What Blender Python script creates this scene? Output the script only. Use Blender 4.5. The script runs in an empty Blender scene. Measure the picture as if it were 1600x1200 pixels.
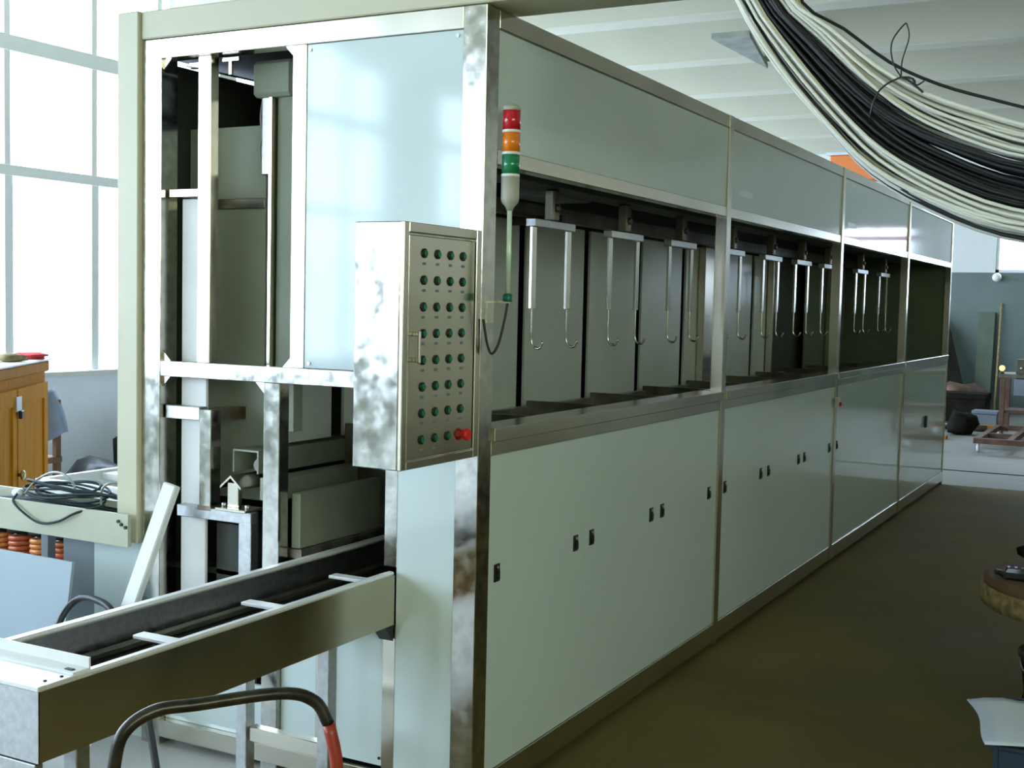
import bpy, bmesh, math, random
from mathutils import Vector, Matrix
random.seed(7)
sc = bpy.context.scene
COL = sc.collection
PI = math.pi

# ------------------------------------------------------------------ camera
yaw, pitch, roll = math.radians(28.09), math.radians(-3.7226), math.radians(1.2805)
fw = Vector((-math.sin(yaw)*math.cos(pitch), math.cos(yaw)*math.cos(pitch), math.sin(pitch)))
rt = Vector((math.cos(yaw), math.sin(yaw), 0)); up = rt.cross(fw)
R = rt*math.cos(roll) + up*math.sin(roll); U = up*math.cos(roll) - rt*math.sin(roll)
cam = bpy.data.cameras.new('camera'); cam_o = bpy.data.objects.new('camera', cam); COL.objects.link(cam_o)
cam.sensor_width = 36; cam.lens = 1926.46*36/1600; cam.clip_start = 0.05; cam.clip_end = 200
M = Matrix.Identity(4)
for i in range(3):
    M[i][0] = R[i]; M[i][1] = U[i]; M[i][2] = -fw[i]
M.translation = Vector((1.7685, -3.1131, 1.5466))
cam_o.matrix_world = M
sc.camera = cam_o

# ------------------------------------------------------------------ sky, exposure
w = bpy.data.worlds.new('overcast_sky'); sc.world = w; w.use_nodes = True
wb = w.node_tree.nodes['Background']
wb.inputs[0].default_value = (0.645, 0.765, 1.0, 1); wb.inputs[1].default_value = 17.0
sc.view_settings.view_transform = 'Standard'; sc.view_settings.look = 'None'
sc.view_settings.gamma = 1.0; sc.view_settings.use_curve_mapping = False
sc.view_settings.exposure = -0.2
sc.cycles.use_denoising = True
sc.cycles.max_bounces = 10; sc.cycles.diffuse_bounces = 6; sc.cycles.glossy_bounces = 5
sc.cycles.transparent_max_bounces = 12
sc.cycles.sample_clamp_indirect = 8.0
sc.cycles.caustics_reflective = True; sc.cycles.caustics_refractive = False

def portal(name, loc, rot, sx, sy):
    l = bpy.data.lights.new(name, 'AREA'); l.shape = 'RECTANGLE'; l.size = sx; l.size_y = sy
    l.cycles.is_portal = True
    o = bpy.data.objects.new(name, l); COL.objects.link(o); o.location = loc; o.rotation_euler = rot
    return o
WX = -6.0          # window wall
YF = 17.5          # far wall
YN = -14.0         # wall behind the camera
XR = 6.5           # right wall
ZC = 4.4           # ceiling
portal('daylight_window_wall', (WX-0.2, 1.75, 2.55), (0, -PI/2, 0), 3.3, 31.2)
portal('daylight_added_window', (XR+0.2, -6.5, 3.0), (0, PI/2, 0), 2.1, 7.1)  # portal of the unseen window added to light the machine side
portal('daylight_far_window', (1.3, YF+0.2, 2.4), (-PI/2, 0, 0), 5.0, 2.0)

# ------------------------------------------------------------------ materials
MATS = {}
def nodes(name):
    m = bpy.data.materials.new(name); m.use_nodes = True
    nt = m.node_tree
    return m, nt, nt.nodes['Principled BSDF']
def mat(name, col, rough=0.5, metal=0.0, noise=0.0, nscale=8.0, bump=0.0, bscale=60.0, coat=0.0,
        stretch=(1, 1, 1), rvar=0.0, spec=0.5, col2=None, emit=None, estr=0.0, alpha=None):
    m, nt, b = nodes(name)
    b.inputs['Roughness'].default_value = rough; b.inputs['Metallic'].default_value = metal
    b.inputs['Specular IOR Level'].default_value = spec
    b.inputs['Coat Weight'].default_value = coat; b.inputs['Coat Roughness'].default_value = 0.08
    c = (*col, 1)
    b.inputs['Base Color'].default_value = c
    tc = nt.nodes.new('ShaderNodeTexCoord'); mp = nt.nodes.new('ShaderNodeMapping')
    mp.inputs['Scale'].default_value = stretch
    nt.links.new(tc.outputs['Object'], mp.inputs[0])
    n = nt.nodes.new('ShaderNodeTexNoise'); n.inputs['Scale'].default_value = nscale; n.inputs['Detail'].default_value = 5
    nt.links.new(mp.outputs[0], n.inputs[0])
    if noise or col2:
        r = nt.nodes.new('ShaderNodeValToRGB'); nt.links.new(n.outputs[0], r.inputs[0])
        a = col2 if col2 else tuple(x*(1-noise) for x in col)
        z = col if col2 else tuple(min(1, x*(1+noise)) for x in col)
        r.color_ramp.elements[0].position = 0.35; r.color_ramp.elements[1].position = 0.65
        r.color_ramp.elements[0].color = (*a, 1); r.color_ramp.elements[1].color = (*z, 1)
        nt.links.new(r.outputs[0], b.inputs['Base Color'])
    if rvar:
        mr = nt.nodes.new('ShaderNodeMapRange'); nt.links.new(n.outputs[0], mr.inputs[0])
        mr.inputs[1].default_value = 0.3; mr.inputs[2].default_value = 0.7
        mr.inputs[3].default_value = max(0.02, rough-rvar); mr.inputs[4].default_value = rough+rvar
        nt.links.new(mr.outputs[0], b.inputs['Roughness'])
    if bump:
        n2 = nt.nodes.new('ShaderNodeTexNoise'); n2.inputs['Scale'].default_value = bscale
        nt.links.new(mp.outputs[0], n2.inputs[0])
        bp = nt.nodes.new('ShaderNodeBump'); bp.inputs['Strength'].default_value = bump; bp.inputs['Distance'].default_value = 0.01
        nt.links.new(n2.outputs[0], bp.inputs['Height']); nt.links.new(bp.outputs[0], b.inputs['Normal'])
    if emit:
        b.inputs['Emission Color'].default_value = (*emit, 1); b.inputs['Emission Strength'].default_value = estr
    MATS[name] = m
    return m
steel = mat('brushed_stainless', (0.66, 0.62, 0.53), 0.2, 1.0, noise=0.06, nscale=3, bump=0.02, bscale=7, rvar=0.05)
steel_dull = mat('mottled_galvanized', (0.52, 0.53, 0.53), 0.36, 1.0, noise=0.10, nscale=55, bump=0.008, bscale=40, rvar=0.08)
steel_mottle = mat('stained_mottled_stainless', (0.56, 0.55, 0.51), 0.15, 1.0, noise=0.16, nscale=26, bump=0.007, bscale=22, rvar=0.07)
steel_satin = mat('satin_rolled_steel', (0.80, 0.80, 0.79), 0.4, 0.35, noise=0.04, nscale=10)
olive_grey = mat('olive_grey_painted_steel', (0.27, 0.29, 0.22), 0.45, 0.2, noise=0.12, nscale=6, col2=None)
steel_rust = mat('rust_stained_steel', (0.42, 0.40, 0.36), 0.4, 0.9, col2=(0.20, 0.12, 0.06), nscale=9, bump=0.1, bscale=50)
steel_dark = mat('oily_dark_steel', (0.16, 0.15, 0.11), 0.35, 0.8, noise=0.3, nscale=7)
hook_steel = mat('polished_hanger_steel', (0.70, 0.68, 0.62), 0.18, 1.0)
panel = mat('white_laminate_panel', (0.60, 0.695, 0.69), 0.07, 0.0, noise=0.015, nscale=2, coat=0.2, bump=0.008, bscale=2.0)
panel_gloss = mat('film_covered_glossy_panel', (0.52, 0.62, 0.56), 0.035, 0.0, noise=0.015, nscale=2, coat=0.6, bump=0.004, bscale=2.0, spec=0.7)
panel_in = mat('grey_white_inner_panel', (0.64, 0.70, 0.62), 0.3, 0.0, noise=0.04, nscale=3, coat=0.1)
bay_grey = mat('dull_olive_grey_sheet', (0.30, 0.33, 0.26), 0.6, 0.0, noise=0.08, nscale=3, spec=0.2)
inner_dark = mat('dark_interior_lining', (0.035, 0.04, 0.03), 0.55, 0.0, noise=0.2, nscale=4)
inner_green = mat('dark_green_interior_panel', (0.13, 0.17, 0.10), 0.4, 0.0, noise=0.1, nscale=3)
black = mat('black_plastic', (0.012, 0.012, 0.012), 0.4)
rubber = mat('black_rubber_cable', (0.018, 0.02, 0.022), 0.42)
cable_white = mat('off_white_cable', (0.68, 0.69, 0.60), 0.4)
cable_grey = mat('grey_cable', (0.26, 0.27, 0.25), 0.4)
cable_green = mat('dark_teal_cable', (0.022, 0.036, 0.036), 0.6, spec=0.2)
cream = mat('cream_paint', (0.52, 0.50, 0.35), 0.42, 0.0, noise=0.03, nscale=3)
cream_dk = mat('cream_paint_soiled', (0.44, 0.45, 0.34), 0.45, 0.0, noise=0.06, nscale=6)
white_paint = mat('white_paint', (0.80, 0.81, 0.80), 0.5, 0.0, noise=0.03, nscale=6)
grey_paint = mat('grey_blue_paint', (0.17, 0.20, 0.22), 0.5, 0.0, noise=0.08, nscale=5)
grey_plastic = mat('warm_grey_plastic', (0.42, 0.42, 0.36), 0.45)
red_lens = mat('red_lens', (0.55, 0.012, 0.02), 0.15, coat=0.5)
amber_lens = mat('amber_lens', (0.85, 0.22, 0.01), 0.15, coat=0.5)
green_lens = mat('green_lens', (0.01, 0.22, 0.09), 0.15, coat=0.5)
ring_white = mat('white_ring_plastic', (0.80, 0.80, 0.75), 0.4)
btn_green = mat('green_button', (0.0, 0.16, 0.09), 0.3)
btn_red = mat('red_mushroom_button', (0.75, 0.015, 0.02), 0.35)
tower_pole = mat('pale_green_tube', (0.66, 0.84, 0.70), 0.25, 0.2)
wood_yellow = mat('yellow_ochre_varnished_wood', (0.52, 0.22, 0.008), 0.7, spec=0.05, noise=0.12, nscale=5, stretch=(6, 6, 0.6))
wood_cornice = mat('brown_orange_wood', (0.42, 0.19, 0.03), 0.7, spec=0.05, noise=0.12, nscale=5, stretch=(6, 6, 0.6))
wood_brown = mat('brown_wood', (0.16, 0.085, 0.04), 0.75, noise=0.2, nscale=6)
cloth_blue = mat('grey_blue_cloth', (0.22, 0.27, 0.36), 0.9, noise=0.1, nscale=9)
red_paint = mat('worn_red_paint', (0.38, 0.045, 0.02), 0.38, noise=0.25, nscale=18)
tube_black = mat('worn_black_grip', (0.045, 0.04, 0.03), 0.28, 0.5, noise=0.4, nscale=25)
brass = mat('brass_knob', (0.5, 0.42, 0.22), 0.35, 1.0)
orange_paint = mat('orange_paint', (0.75, 0.20, 0.035), 0.45)
green_board = mat('dull_green_board', (0.10, 0.13, 0.085), 0.7, noise=0.15, nscale=3)
dark_board = mat('black_brown_board', (0.014, 0.013, 0.009), 0.85, noise=0.3, nscale=5, spec=0.08)
rust = mat('rusty_angle_iron', (0.13, 0.07, 0.045), 0.65, 0.3, noise=0.3, nscale=9)
copper = mat('red_brown_coil', (0.40, 0.09, 0.03), 0.4, 0.2, noise=0.3, nscale=14)
coil_orange = mat('orange_coil', (0.55, 0.20, 0.05), 0.4, 0.2, noise=0.3, nscale=14)
bluebox = mat('dark_blue_bin', (0.02, 0.035, 0.06), 0.5)
paper = mat('white_plastic_sheet', (0.62, 0.68, 0.74), 0.35)
straw = mat('straw_coloured_bundle', (0.30, 0.22, 0.09), 0.8, noise=0.4, nscale=30)
red_cloth = mat('red_cloth', (0.70, 0.05, 0.05), 0.8)
white_ball = mat('white_caster_plastic', (0.7, 0.72, 0.74), 0.3)
plaster = mat('white_plaster', (0.66, 0.68, 0.64), 0.9, noise=0.04, nscale=1.2, bump=0.05)
wall_blue = mat('pale_blue_white_wall_paint', (0.80, 0.86, 0.95), 0.8, noise=0.04, nscale=1.5, bump=0.04)
wainscot = mat('grey_green_wall_paint', (0.13, 0.17, 0.15), 0.7, noise=0.12, nscale=1.2, bump=0.04)
wall_dim = mat('dusty_olive_wall_paint', (0.40, 0.37, 0.23), 0.8, noise=0.1, nscale=1.2)
wall_dim_up = mat('dusty_grey_wall', (0.60, 0.55, 0.40), 0.9, noise=0.06, nscale=1.2)
girder_m = mat('stained_grey_girder', (0.24, 0.25, 0.21), 0.9, noise=0.2, nscale=5)
ceil_m = mat('ceiling_whitewash', (0.46, 0.445, 0.345), 0.9, noise=0.04, nscale=1.0, bump=0.05)
floor_olive = mat('olive_concrete', (0.155, 0.122, 0.038), 0.8, noise=0.15, nscale=1.6, bump=0.04, bscale=25, rvar=0.08, spec=0.2)
floor_left = mat('light_grey_concrete', (0.50, 0.50, 0.47), 0.6, noise=0.10, nscale=1.4, bump=0.05, bscale=25)
floor_grey = mat('far_grey_concrete', (0.24, 0.235, 0.20), 0.6, noise=0.12, nscale=1.4, bump=0.05, bscale=25)
alu = mat('pale_window_frame', (0.78, 0.82, 0.82), 0.5)
lamp_em = mat('glowing_orange_bulb', (0.9, 0.35, 0.1), 0.4, emit=(1.0, 0.32, 0.08), estr=6.0)
lamp_white = mat('white_lamp_glass', (0.8, 0.8, 0.75), 0.3)
def glass_mat(name='thin_window_glass', tint=(0.95, 0.98, 0.97, 1)):
    m = bpy.data.materials.new(name); m.use_nodes = True; nt = m.node_tree
    for n in list(nt.nodes): nt.nodes.remove(n)
    o = nt.nodes.new('ShaderNodeOutputMaterial'); t = nt.nodes.new('ShaderNodeBsdfTransparent'); g = nt.nodes.new('ShaderNodeBsdfGlossy')
    g.inputs['Roughness'].default_value = 0.05
    t.inputs[0].default_value = tint
    mx = nt.nodes.new('ShaderNodeMixShader'); mx.inputs[0].default_value = 0.06
    nt.links.new(t.outputs[0], mx.inputs[1]); nt.links.new(g.outputs[0], mx.inputs[2]); nt.links.new(mx.outputs[0], o.inputs[0])
    return m
glass = glass_mat()
glass_added = glass_mat('added_window_glass', (0.94, 0.92, 0.70, 1))  # tint colours the light let in by the added right window

# ------------------------------------------------------------------ mesh helpers
def root_of(parent):
    """world position of a parent chain made of unrotated empties / parts"""
    v = Vector((0, 0, 0)); p = parent
    while p is not None:
        v += p.location; p = p.parent
    return v
def obj(name, bm, m, parent=None, local=False, smooth=False):
    me = bpy.data.meshes.new(name)
    bmesh.ops.recalc_face_normals(bm, faces=bm.faces)
    bm.to_mesh(me); bm.free()
    if smooth:
        for p in me.polygons: p.use_smooth = True
    me.materials.append(m)
    o = bpy.data.objects.new(name, me); COL.objects.link(o)
    if parent is not None:
        if not local:
            me.transform(Matrix.Translation(-root_of(parent)))
        o.parent = parent
    elif not local:   # top-level mesh: put the origin at the base centre
        xs = [v.co for v in me.vertices]
        lo = Vector([min(v[i] for v in xs) for i in range(3)]); hi = Vector([max(v[i] for v in xs) for i in range(3)])
        c = Vector(((lo[0]+hi[0])/2, (lo[1]+hi[1])/2, lo[2]))
        me.transform(Matrix.Translation(-c)); o.location = c
    return o
def bx(bm, x0, x1, y0, y1, z0, z1):
    vs = [bm.verts.new((x, y, z)) for x in (x0, x1) for y in (y0, y1) for z in (z0, z1)]
    F = [(0, 1, 3, 2), (4, 6, 7, 5), (0, 4, 5, 1), (2, 3, 7, 6), (0, 2, 6, 4), (1, 5, 7, 3)]
    return [bm.faces.new([vs[i] for i in f]) for f in F]
def box(name, x0, x1, y0, y1, z0, z1, m, parent=None, bev=0.002, local=False):
    bm = bmesh.new(); bx(bm, min(x0, x1), max(x0, x1), min(y0, y1), max(y0, y1), min(z0, z1), max(z0, z1))
    s = min(abs(x1-x0), abs(y1-y0), abs(z1-z0))
    if bev and s > bev*2.5:
        bmesh.ops.bevel(bm, geom=bm.edges[:], offset=bev, segments=1, affect='EDGES')
    return obj(name, bm, m, parent, local)
def prism(bm, pts, axis, a, b):
    """extrude a 2D outline along an axis; pts in the two other axes in XYZ order"""
    def P(p, t):
        if axis == 'X': return (t, p[0], p[1])
        if axis == 'Y': return (p[0], t, p[1])
        return (p[0], p[1], t)
    A = [bm.verts.new(P(p, a)) for p in pts]; B = [bm.verts.new(P(p, b)) for p in pts]
    n = len(pts)
    bm.faces.new(A); bm.faces.new(B[::-1])
    for i in range(n): bm.faces.new((A[i], B[i], B[(i+1) % n], A[(i+1) % n]))
def prism_obj(name, pts, axis, a, b, m, parent=None, local=False):
    bm = bmesh.new(); prism(bm, pts, axis, a, b); return obj(name, bm, m, parent, local)
def tube(bm, pts, r, n=8, closed=False):
    pts = [Vector(p) for p in pts]; N = len(pts); rings = []
    prev = None
    for i, p in enumerate(pts):
        if closed: t = (pts[(i+1) % N]-pts[i-1])
        else: t = pts[min(i+1, N-1)]-pts[max(i-1, 0)]
        t.normalize()
        if prev is None:
            a = t.cross(Vector((0, 0, 1)))
            if a.length < 1e-3: a = t.cross(Vector((1, 0, 0)))
        else: a = prev-t*prev.dot(t)
        a.normalize(); prev = a; b = t.cross(a)
        rr = r[i] if isinstance(r, (list, tuple)) else r
        rings.append([bm.verts.new(p+(a*math.cos(2*PI*k/n)+b*math.sin(2*PI*k/n))*rr) for k in range(n)])
    for i in range(N if closed else N-1):
        A, B = rings[i], rings[(i+1) % N]
        for k in range(n): bm.faces.new((A[k], A[(k+1) % n], B[(k+1) % n], B[k]))
    if not closed:
        bm.faces.new(rings[0][::-1]); bm.faces.new(rings[-1])
def tube_obj(name, pts, r, m, parent=None, n=8, closed=False, local=False):
    bm = bmesh.new(); tube(bm, pts, r, n, closed); return obj(name, bm, m, parent, local, smooth=True)
def lathe(bm, prof, c, axis='Z', n=20):
    rings = []
    for r, h in prof:
        ring = []
        for k in range(n):
            a = 2*PI*k/n; u, v = r*math.cos(a), r*math.sin(a)
            if axis == 'Z': p = (c[0]+u, c[1]+v, c[2]+h)
            elif axis == 'X': p = (c[0]+h, c[1]+u, c[2]+v)
            else: p = (c[0]+u, c[1]+h, c[2]+v)
            ring.append(bm.verts.new(p))
        rings.append(ring)
    for A, B in zip(rings, rings[1:]):
        for k in range(n): bm.faces.new((A[k], A[(k+1) % n], B[(k+1) % n], B[k]))
    bm.faces.new(rings[0][::-1]); bm.faces.new(rings[-1])
def lathe_obj(name, prof, c, m, parent=None, axis='Z', n=20, local=False, smooth=True):
    bm = bmesh.new(); lathe(bm, prof, c, axis, n); o = obj(name, bm, m, parent, local)
    if smooth:
        for p in o.data.polygons: p.use_smooth = len(p.vertices) == 4
    return o
def smooth_path(pts, per=6):
    pts = [Vector(p) for p in pts]; out = []
    P = [pts[0]*2-pts[1]]+pts+[pts[-1]*2-pts[-2]]
    for i in range(1, len(P)-2):
        for k in range(per):
            t = k/per; a, b, c, d = P[i-1], P[i], P[i+1], P[i+2]
            out.append(0.5*((2*b)+(c-a)*t+(2*a-5*b+4*c-d)*t*t+(3*b-a-3*c+d)*t**3))
    out.append(pts[-1]); return out
def tag(o, label, cat, group=None):
    o['label'] = label; o['category'] = cat
    if group: o['group'] = group
    return o
def thing(name, loc, label, cat, group=None, rz=0.0):
    o = bpy.data.objects.new(name, None); COL.objects.link(o); o.location = loc; o.rotation_euler = (0, 0, rz)
    o.empty_display_size = 0.1
    return tag(o, label, cat, group)
def struct(o, label=None):
    o['kind'] = 'structure'
    if label: o['label'] = label
    return o
def clone(o, parent=None):
    c = o.copy(); COL.objects.link(c); c.parent = parent
    for ch in list(o.children): clone(ch, c)
    return c

# ------------------------------------------------------------------ room shell
T = 0.2
struct(box('floor', -0.6, XR+T, YN-T, 8.55, -0.15, 0, floor_olive, bev=0), 'dark olive concrete floor beside the machine')  # aisle zone, one darker olive tone
struct(box('floor_window_side', WX-T, -0.6, YN-T, 8.55, -0.15, 0, floor_left, bev=0), 'grey concrete floor on the window side of the machine')
fg = struct(box('floor_beyond', WX-T, XR+T, 8.55, YF+T, -0.15, 0, floor_grey, bev=0), 'paler grey concrete floor beyond the machine end')  # zone past the machine end, paler and greyer than the aisle
box('floor_joint', WX, XR, 9.62, 9.66, -0.002, 0.004, dark_board, fg, bev=0)
struct(box('ceiling', WX-T, XR+T, YN-T, YF+T, ZC, ZC+0.2, ceil_m, bev=0), 'whitewashed concrete ceiling slab')
for i, y in enumerate([-13.5, -11.65, -9.8, -7.95, -6.1, -4.25, -2.4, -0.55, 1.3, 3.15, 5.0, 6.8, 8.65, 10.5, 12.35, 14.2, 16.0]):
    struct(box('ceiling_beam', WX, XR, y, y+0.26, 3.98, ZC, ceil_m, bev=0.01), 'whitewashed concrete beam under the ceiling')
struct(prism_obj('ceiling_haunch', [(-1.97, 7.5), (-1.62, 7.5), (-1.90, 9.0)], 'Z', 3.93, 3.98, girder_m), 'triangular stained haunch plate under the ceiling beams')
struct(box('ceiling_girder', 0.62, 0.85, 7.7, 17.4, 3.88, 3.98, girder_m, bev=0.01), 'long girder along the ceiling at upper right')
# window wall on the left
ZS, ZT = 0.90, 4.2
struct(box('wall_left', WX-T, WX, YN, YF, 0, ZS, wall_blue, bev=0), 'pale blue white dado wall below the windows')
struct(box('wall_left_upper', WX-T, WX, YN, YF, ZT, ZC, plaster, bev=0))
bays = [(-13.6, -9.5), (-8.45, -4.6), (-4.4, 0.6), (0.8, 5.66), (5.86, 9.86), (10.06, 14.06), (14.26, 17.3)]
prev = YN
for (a, b) in bays:
    struct(box('wall_left_pier', WX-T, WX, prev, a, ZS, ZT, plaster, bev=0)); prev = b
struct(box('wall_left_pier', WX-T, WX, prev, YF, ZS, ZT, plaster, bev=0))
def window(n, a, b, mulls, label):
    r = bpy.data.objects.new('window_%d' % n, None); COL.objects.link(r); r.location = (WX-0.08, (a+b)/2, ZS); struct(r, label)
    fx0, fx1 = WX-0.11, WX-0.03
    box('sill', WX-0.16, WX+0.04, a, b, ZS-0.01, ZS+0.03, plaster, r)
    for (u, v) in ((a, a+0.06), (b-0.06, b)): box('jamb', fx0, fx1, u, v, ZS, ZT, alu, r)
    for (z0, z1) in ((ZT-0.06, ZT), (3.36, 3.48), (2.43, 2.51)):
        box('transom', fx0, fx1+0.01, a, b, z0, z1, alu, r)
    ys = [a+0.06]+mulls+[b-0.06]
    for mY in mulls:
        box('mullion', fx0, fx1, mY-0.028, mY+0.028, ZS, ZT, alu, r)
        box('sash_stile', fx0+0.02, fx1-0.015, mY+0.030, mY+0.062, ZS, 2.43, alu, r)
    for u, v in zip(ys, ys[1:]):
        for z0, z1 in ((ZS+0.02, 2.43), (2.51, 3.36), (3.48, ZT-0.06)):
            box('pane', WX-0.075, WX-0.071, u, v, z0, z1, glass, r, bev=0)
    return r
for i, (a, b) in enumerate(bays):
    if i == 3: mulls = [1.75, 2.55, 3.35, 4.20, 4.93]
    else:
        n = max(2, round((b-a)/0.8)); mulls = [a+(b-a)*j/n for j in range(1, n)]
    window(i+1, a, b, mulls, 'tall aluminium framed window with bright white panes, bay %d along the left wall' % (i+1))
# far wall with high windows
ZW0, ZW1 = 2.2, 3.3
struct(box('wall_far', WX, XR, YF, YF+T, 0, 1.6, wainscot, bev=0), 'grey green painted far wall behind the clutter')
wins = [(-0.72, 1.2, 2.2, 3.3), (2.0, 3.1, 1.6, 2.95)]
struct(box('wall_far_panel', WX, 2.0, YF, YF+T, 1.6, 2.2, wainscot, bev=0))
struct(box('wall_far_panel', 3.1, XR, YF, YF+T, 1.6, 2.2, wainscot, bev=0))
struct(box('wall_far_upper', WX, XR, YF, YF+T, ZW1, ZC, plaster, bev=0))
for (a, b, z0) in ((WX, -0.72, 2.2), (1.2, 2.0, 2.2), (3.1, XR, 2.2), (2.0, 3.1, 2.95)):
    struct(box('wall_far_upper', a, b, YF, YF+T, z0, ZW1, plaster, bev=0))
for n, (a, b, z0, z1) in enumerate(wins):
    r = bpy.data.objects.new('window_%d' % (8+n), None); COL.objects.link(r); r.location = ((a+b)/2, YF+0.08, z0)
    struct(r, ['high window in the far wall above the grey green paint', 'tall bright window in the far wall right of the high window'][n])
    for (u, v) in ((a, a+0.05), (b-0.05, b), ((a+b)/2-0.025, (a+b)/2+0.025)): box('mullion', u, v, YF+0.04, YF+0.10, z0, z1, alu, r)
    for z in (z0, z1-0.05, z0+0.72): box('transom', a, b, YF+0.04, YF+0.11, z, z+0.05, alu, r)
    for (u, v) in ((a+0.05, (a+b)/2-0.025), ((a+b)/2+0.025, b-0.05)):
        box('pane', u, v, YF+0.07, YF+0.074, z0+0.05, z1-0.05, glass, r, bev=0)
struct(box('wall_right', XR, XR+T, YN, YF, 0, 1.6, wall_dim, bev=0), 'dusty olive dado of the right wall')
for (a, b, z0, z1) in ((YN, -10.0, 2.0, 4.0), (-3.0, YF, 2.0, 4.0), (YN, YF, 4.0, ZC), (YN, YF, 1.6, 2.0)):
    struct(box('wall_right_upper', XR, XR+T, a, b, z0, z1, wall_dim_up, bev=0), 'dusty grey upper part of the right wall')
r = bpy.data.objects.new('window_10', None); COL.objects.link(r); r.location = (XR+0.08, -6.5, 2.0)  # window out of view, added to brighten the machine's aisle side
struct(r, 'added unseen window with tinted panes in the right wall behind the viewer')
for k in range(8): box('mullion', XR+0.04, XR+0.10, -10.0+0.99*k, -9.95+0.99*k, 2.0, 4.0, alu, r)
for z in (2.0, 2.95, 3.95): box('transom', XR+0.04, XR+0.11, -10.0, -3.0, z, z+0.05, alu, r)
for k in range(7):
    for (z0, z1) in ((2.05, 2.95), (3.0, 3.95)): box('pane', XR+0.07, XR+0.074, -9.95+0.99*k, -9.01+0.99*k, z0, z1, glass_added, r, bev=0)
struct(box('wall_near', WX, XR, YN-T, YN, 0, 1.6, wall_dim, bev=0), 'grey green dado of the wall behind the viewer')
struct(box('wall_near_upper', WX, XR, YN-T, YN, 1.6, ZC, wall_dim_up, bev=0))

# ------------------------------------------------------------------ the machine
W, H = 1.326, 2.40
YS = [0.0, 2.214, 4.357, 6.463, 8.53]
mc = thing('process_line_machine', (-W/2, 4.26, 0),
           'long stainless framed white panelled process line with an open upper bay along its side', 'machine')
def part(name, *a, **k): return box(name, *a, mc, **k)
# front end frame (plane y = 0)
box('corner_post', -W, -1.244, 0, 0.08, 0, H, steel_mottle, mc)
box('corner_post', -0.078, 0, 0, 0.078, 0, H, steel_mottle, mc)
box('top_beam', -1.244, -0.078, 0, 0.06, 2.336, H, steel, mc)
box('middle_rail', -1.244, -0.078, 0.0, 0.05, 1.276, 1.329, steel_mottle, mc)
box('front_post', -0.696, -0.643, 0.002, 0.05, 1.329, 2.336, steel, mc)
box('front_post', -0.807, -0.741, 0.01, 0.06, 0.0, 1.276, steel_mottle, mc)
box('front_post', -0.330, -0.283, 0.008, 0.05, 0.735, 1.276, steel_mottle, mc)
box('front_post', -0.330, -0.283, 0.008, 0.05, 0.0, 0.548, steel, mc)
box('front_post', -0.585, -0.521, 0.008, 0.06, 0.0, 0.548, steel, mc)
fp = box('front_panel', -0.642, -0.079, 0.006, 0.02, 1.330, 2.335, panel, mc, bev=0.0015)
for (x, z) in ((-0.629, 2.318), (-0.098, 2.318), (-0.622, 1.345), (-0.098, 1.345)):
    lathe_obj('screw', [(0.0055, -0.0035), (0.0055, -0.001), (0.002, 0)], (x, 0.006, z), steel_dull, fp, axis='Y', n=8)
box('front_panel', -0.282, -0.079, 0.006, 0.02, 0.02, 1.275, panel, mc, bev=0.0015)
lp = box('front_panel', -0.520, -0.331, 0.02, 0.034, 0.10, 0.556, panel, mc, bev=0.0015)
for z in (0.125, 0.53):
    lathe_obj('screw', [(0.005, -0.0035), (0.005, -0.001), (0.002, 0)], (-0.343, 0.02, z), black, lp, axis='Y', n=8)
box('front_panel', -0.740, -0.586, 0.03, 0.044, 0.10, 0.548, panel, mc, bev=0.0015)
box('front_panel', -1.243, -0.808, 0.03, 0.044, 0.09, 0.27, panel, mc, bev=0.0015)
box('bottom_rail', -1.244, -0.078, 0.0, 0.05, 0.03, 0.09, steel, mc)
def gusset(x, z, sx, sz, s=0.035):
    prism_obj('gusset', [(x, z), (x+sx*s, z), (x, z+sz*s)], 'Y', 0.012, 0.018, steel, mc)
for a in ((-1.244, 1.329, 1, 1), (-1.244, 1.276, 1, -1), (-1.244, 2.336, 1, -1), (-0.696, 2.336, -1, -1), (-0.696, 1.329, -1, 1), (-0.807, 1.276, -1, -1)):
    gusset(*a)
# left bay fittings
box('inner_post', -1.10, -1.046, 0.02, 0.06, 1.329, 2.336, steel, mc)
box('cross_bar', -1.235, -1.10, 0.03, 0.06, 1.878, 1.906, steel, mc)
box('lift_panel', -1.206, -1.095, 0.062, 0.075, 0.05, 1.875, white_paint, mc)
box('top_angle', -1.17, -1.10, 0.05, 0.07, 2.305, 2.325, steel, mc)
bm = bmesh.new(); bx(bm, -1.025, -0.955, 0.05, 0.06, 2.318, 2.33); bx(bm, -0.997, -0.985, 0.05, 0.06, 2.275, 2.318)
obj('tee_bracket', bm, steel, mc)
tube_obj('tension_rod', [(-1.15, 0.02, 2.308), (-1.15, 0.40, 2.317)], 0.0035, hook_steel, mc, n=6)
box('bay_partition', -1.30, -0.96, 0.20, 0.215, 0.85, 2.13, bay_grey, mc)
box('partition_band', -1.30, -0.96, 0.194, 0.20, 1.85, 1.885, steel_dark, mc)
box('bay_backing', -1.30, -0.93, 0.70, 0.72, 0.1, 2.33, inner_dark, mc)
box('lift_column', -0.898, -0.818, 0.18, 0.23, 1.10, 2.235, bay_grey, mc)
box('lift_column_rail', -0.916, -0.903, 0.155, 0.19, 1.10, 2.215, steel, mc)
box('lift_column_guide', -0.952, -0.922, 0.165, 0.195, 1.96, 2.215, steel_dull, mc)
tube_obj('lift_hose', smooth_path([(-0.96, 0.18, 2.215), (-0.965, 0.175, 2.15), (-0.958, 0.175, 2.09), (-0.968, 0.175, 2.04), (-0.955, 0.18, 1.98)], 5), 0.004, cable_grey, mc, n=6)
box('motor_housing', -0.985, -0.818, 0.15, 0.33, 2.215, 2.335, bay_grey, mc, bev=0.012)
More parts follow.
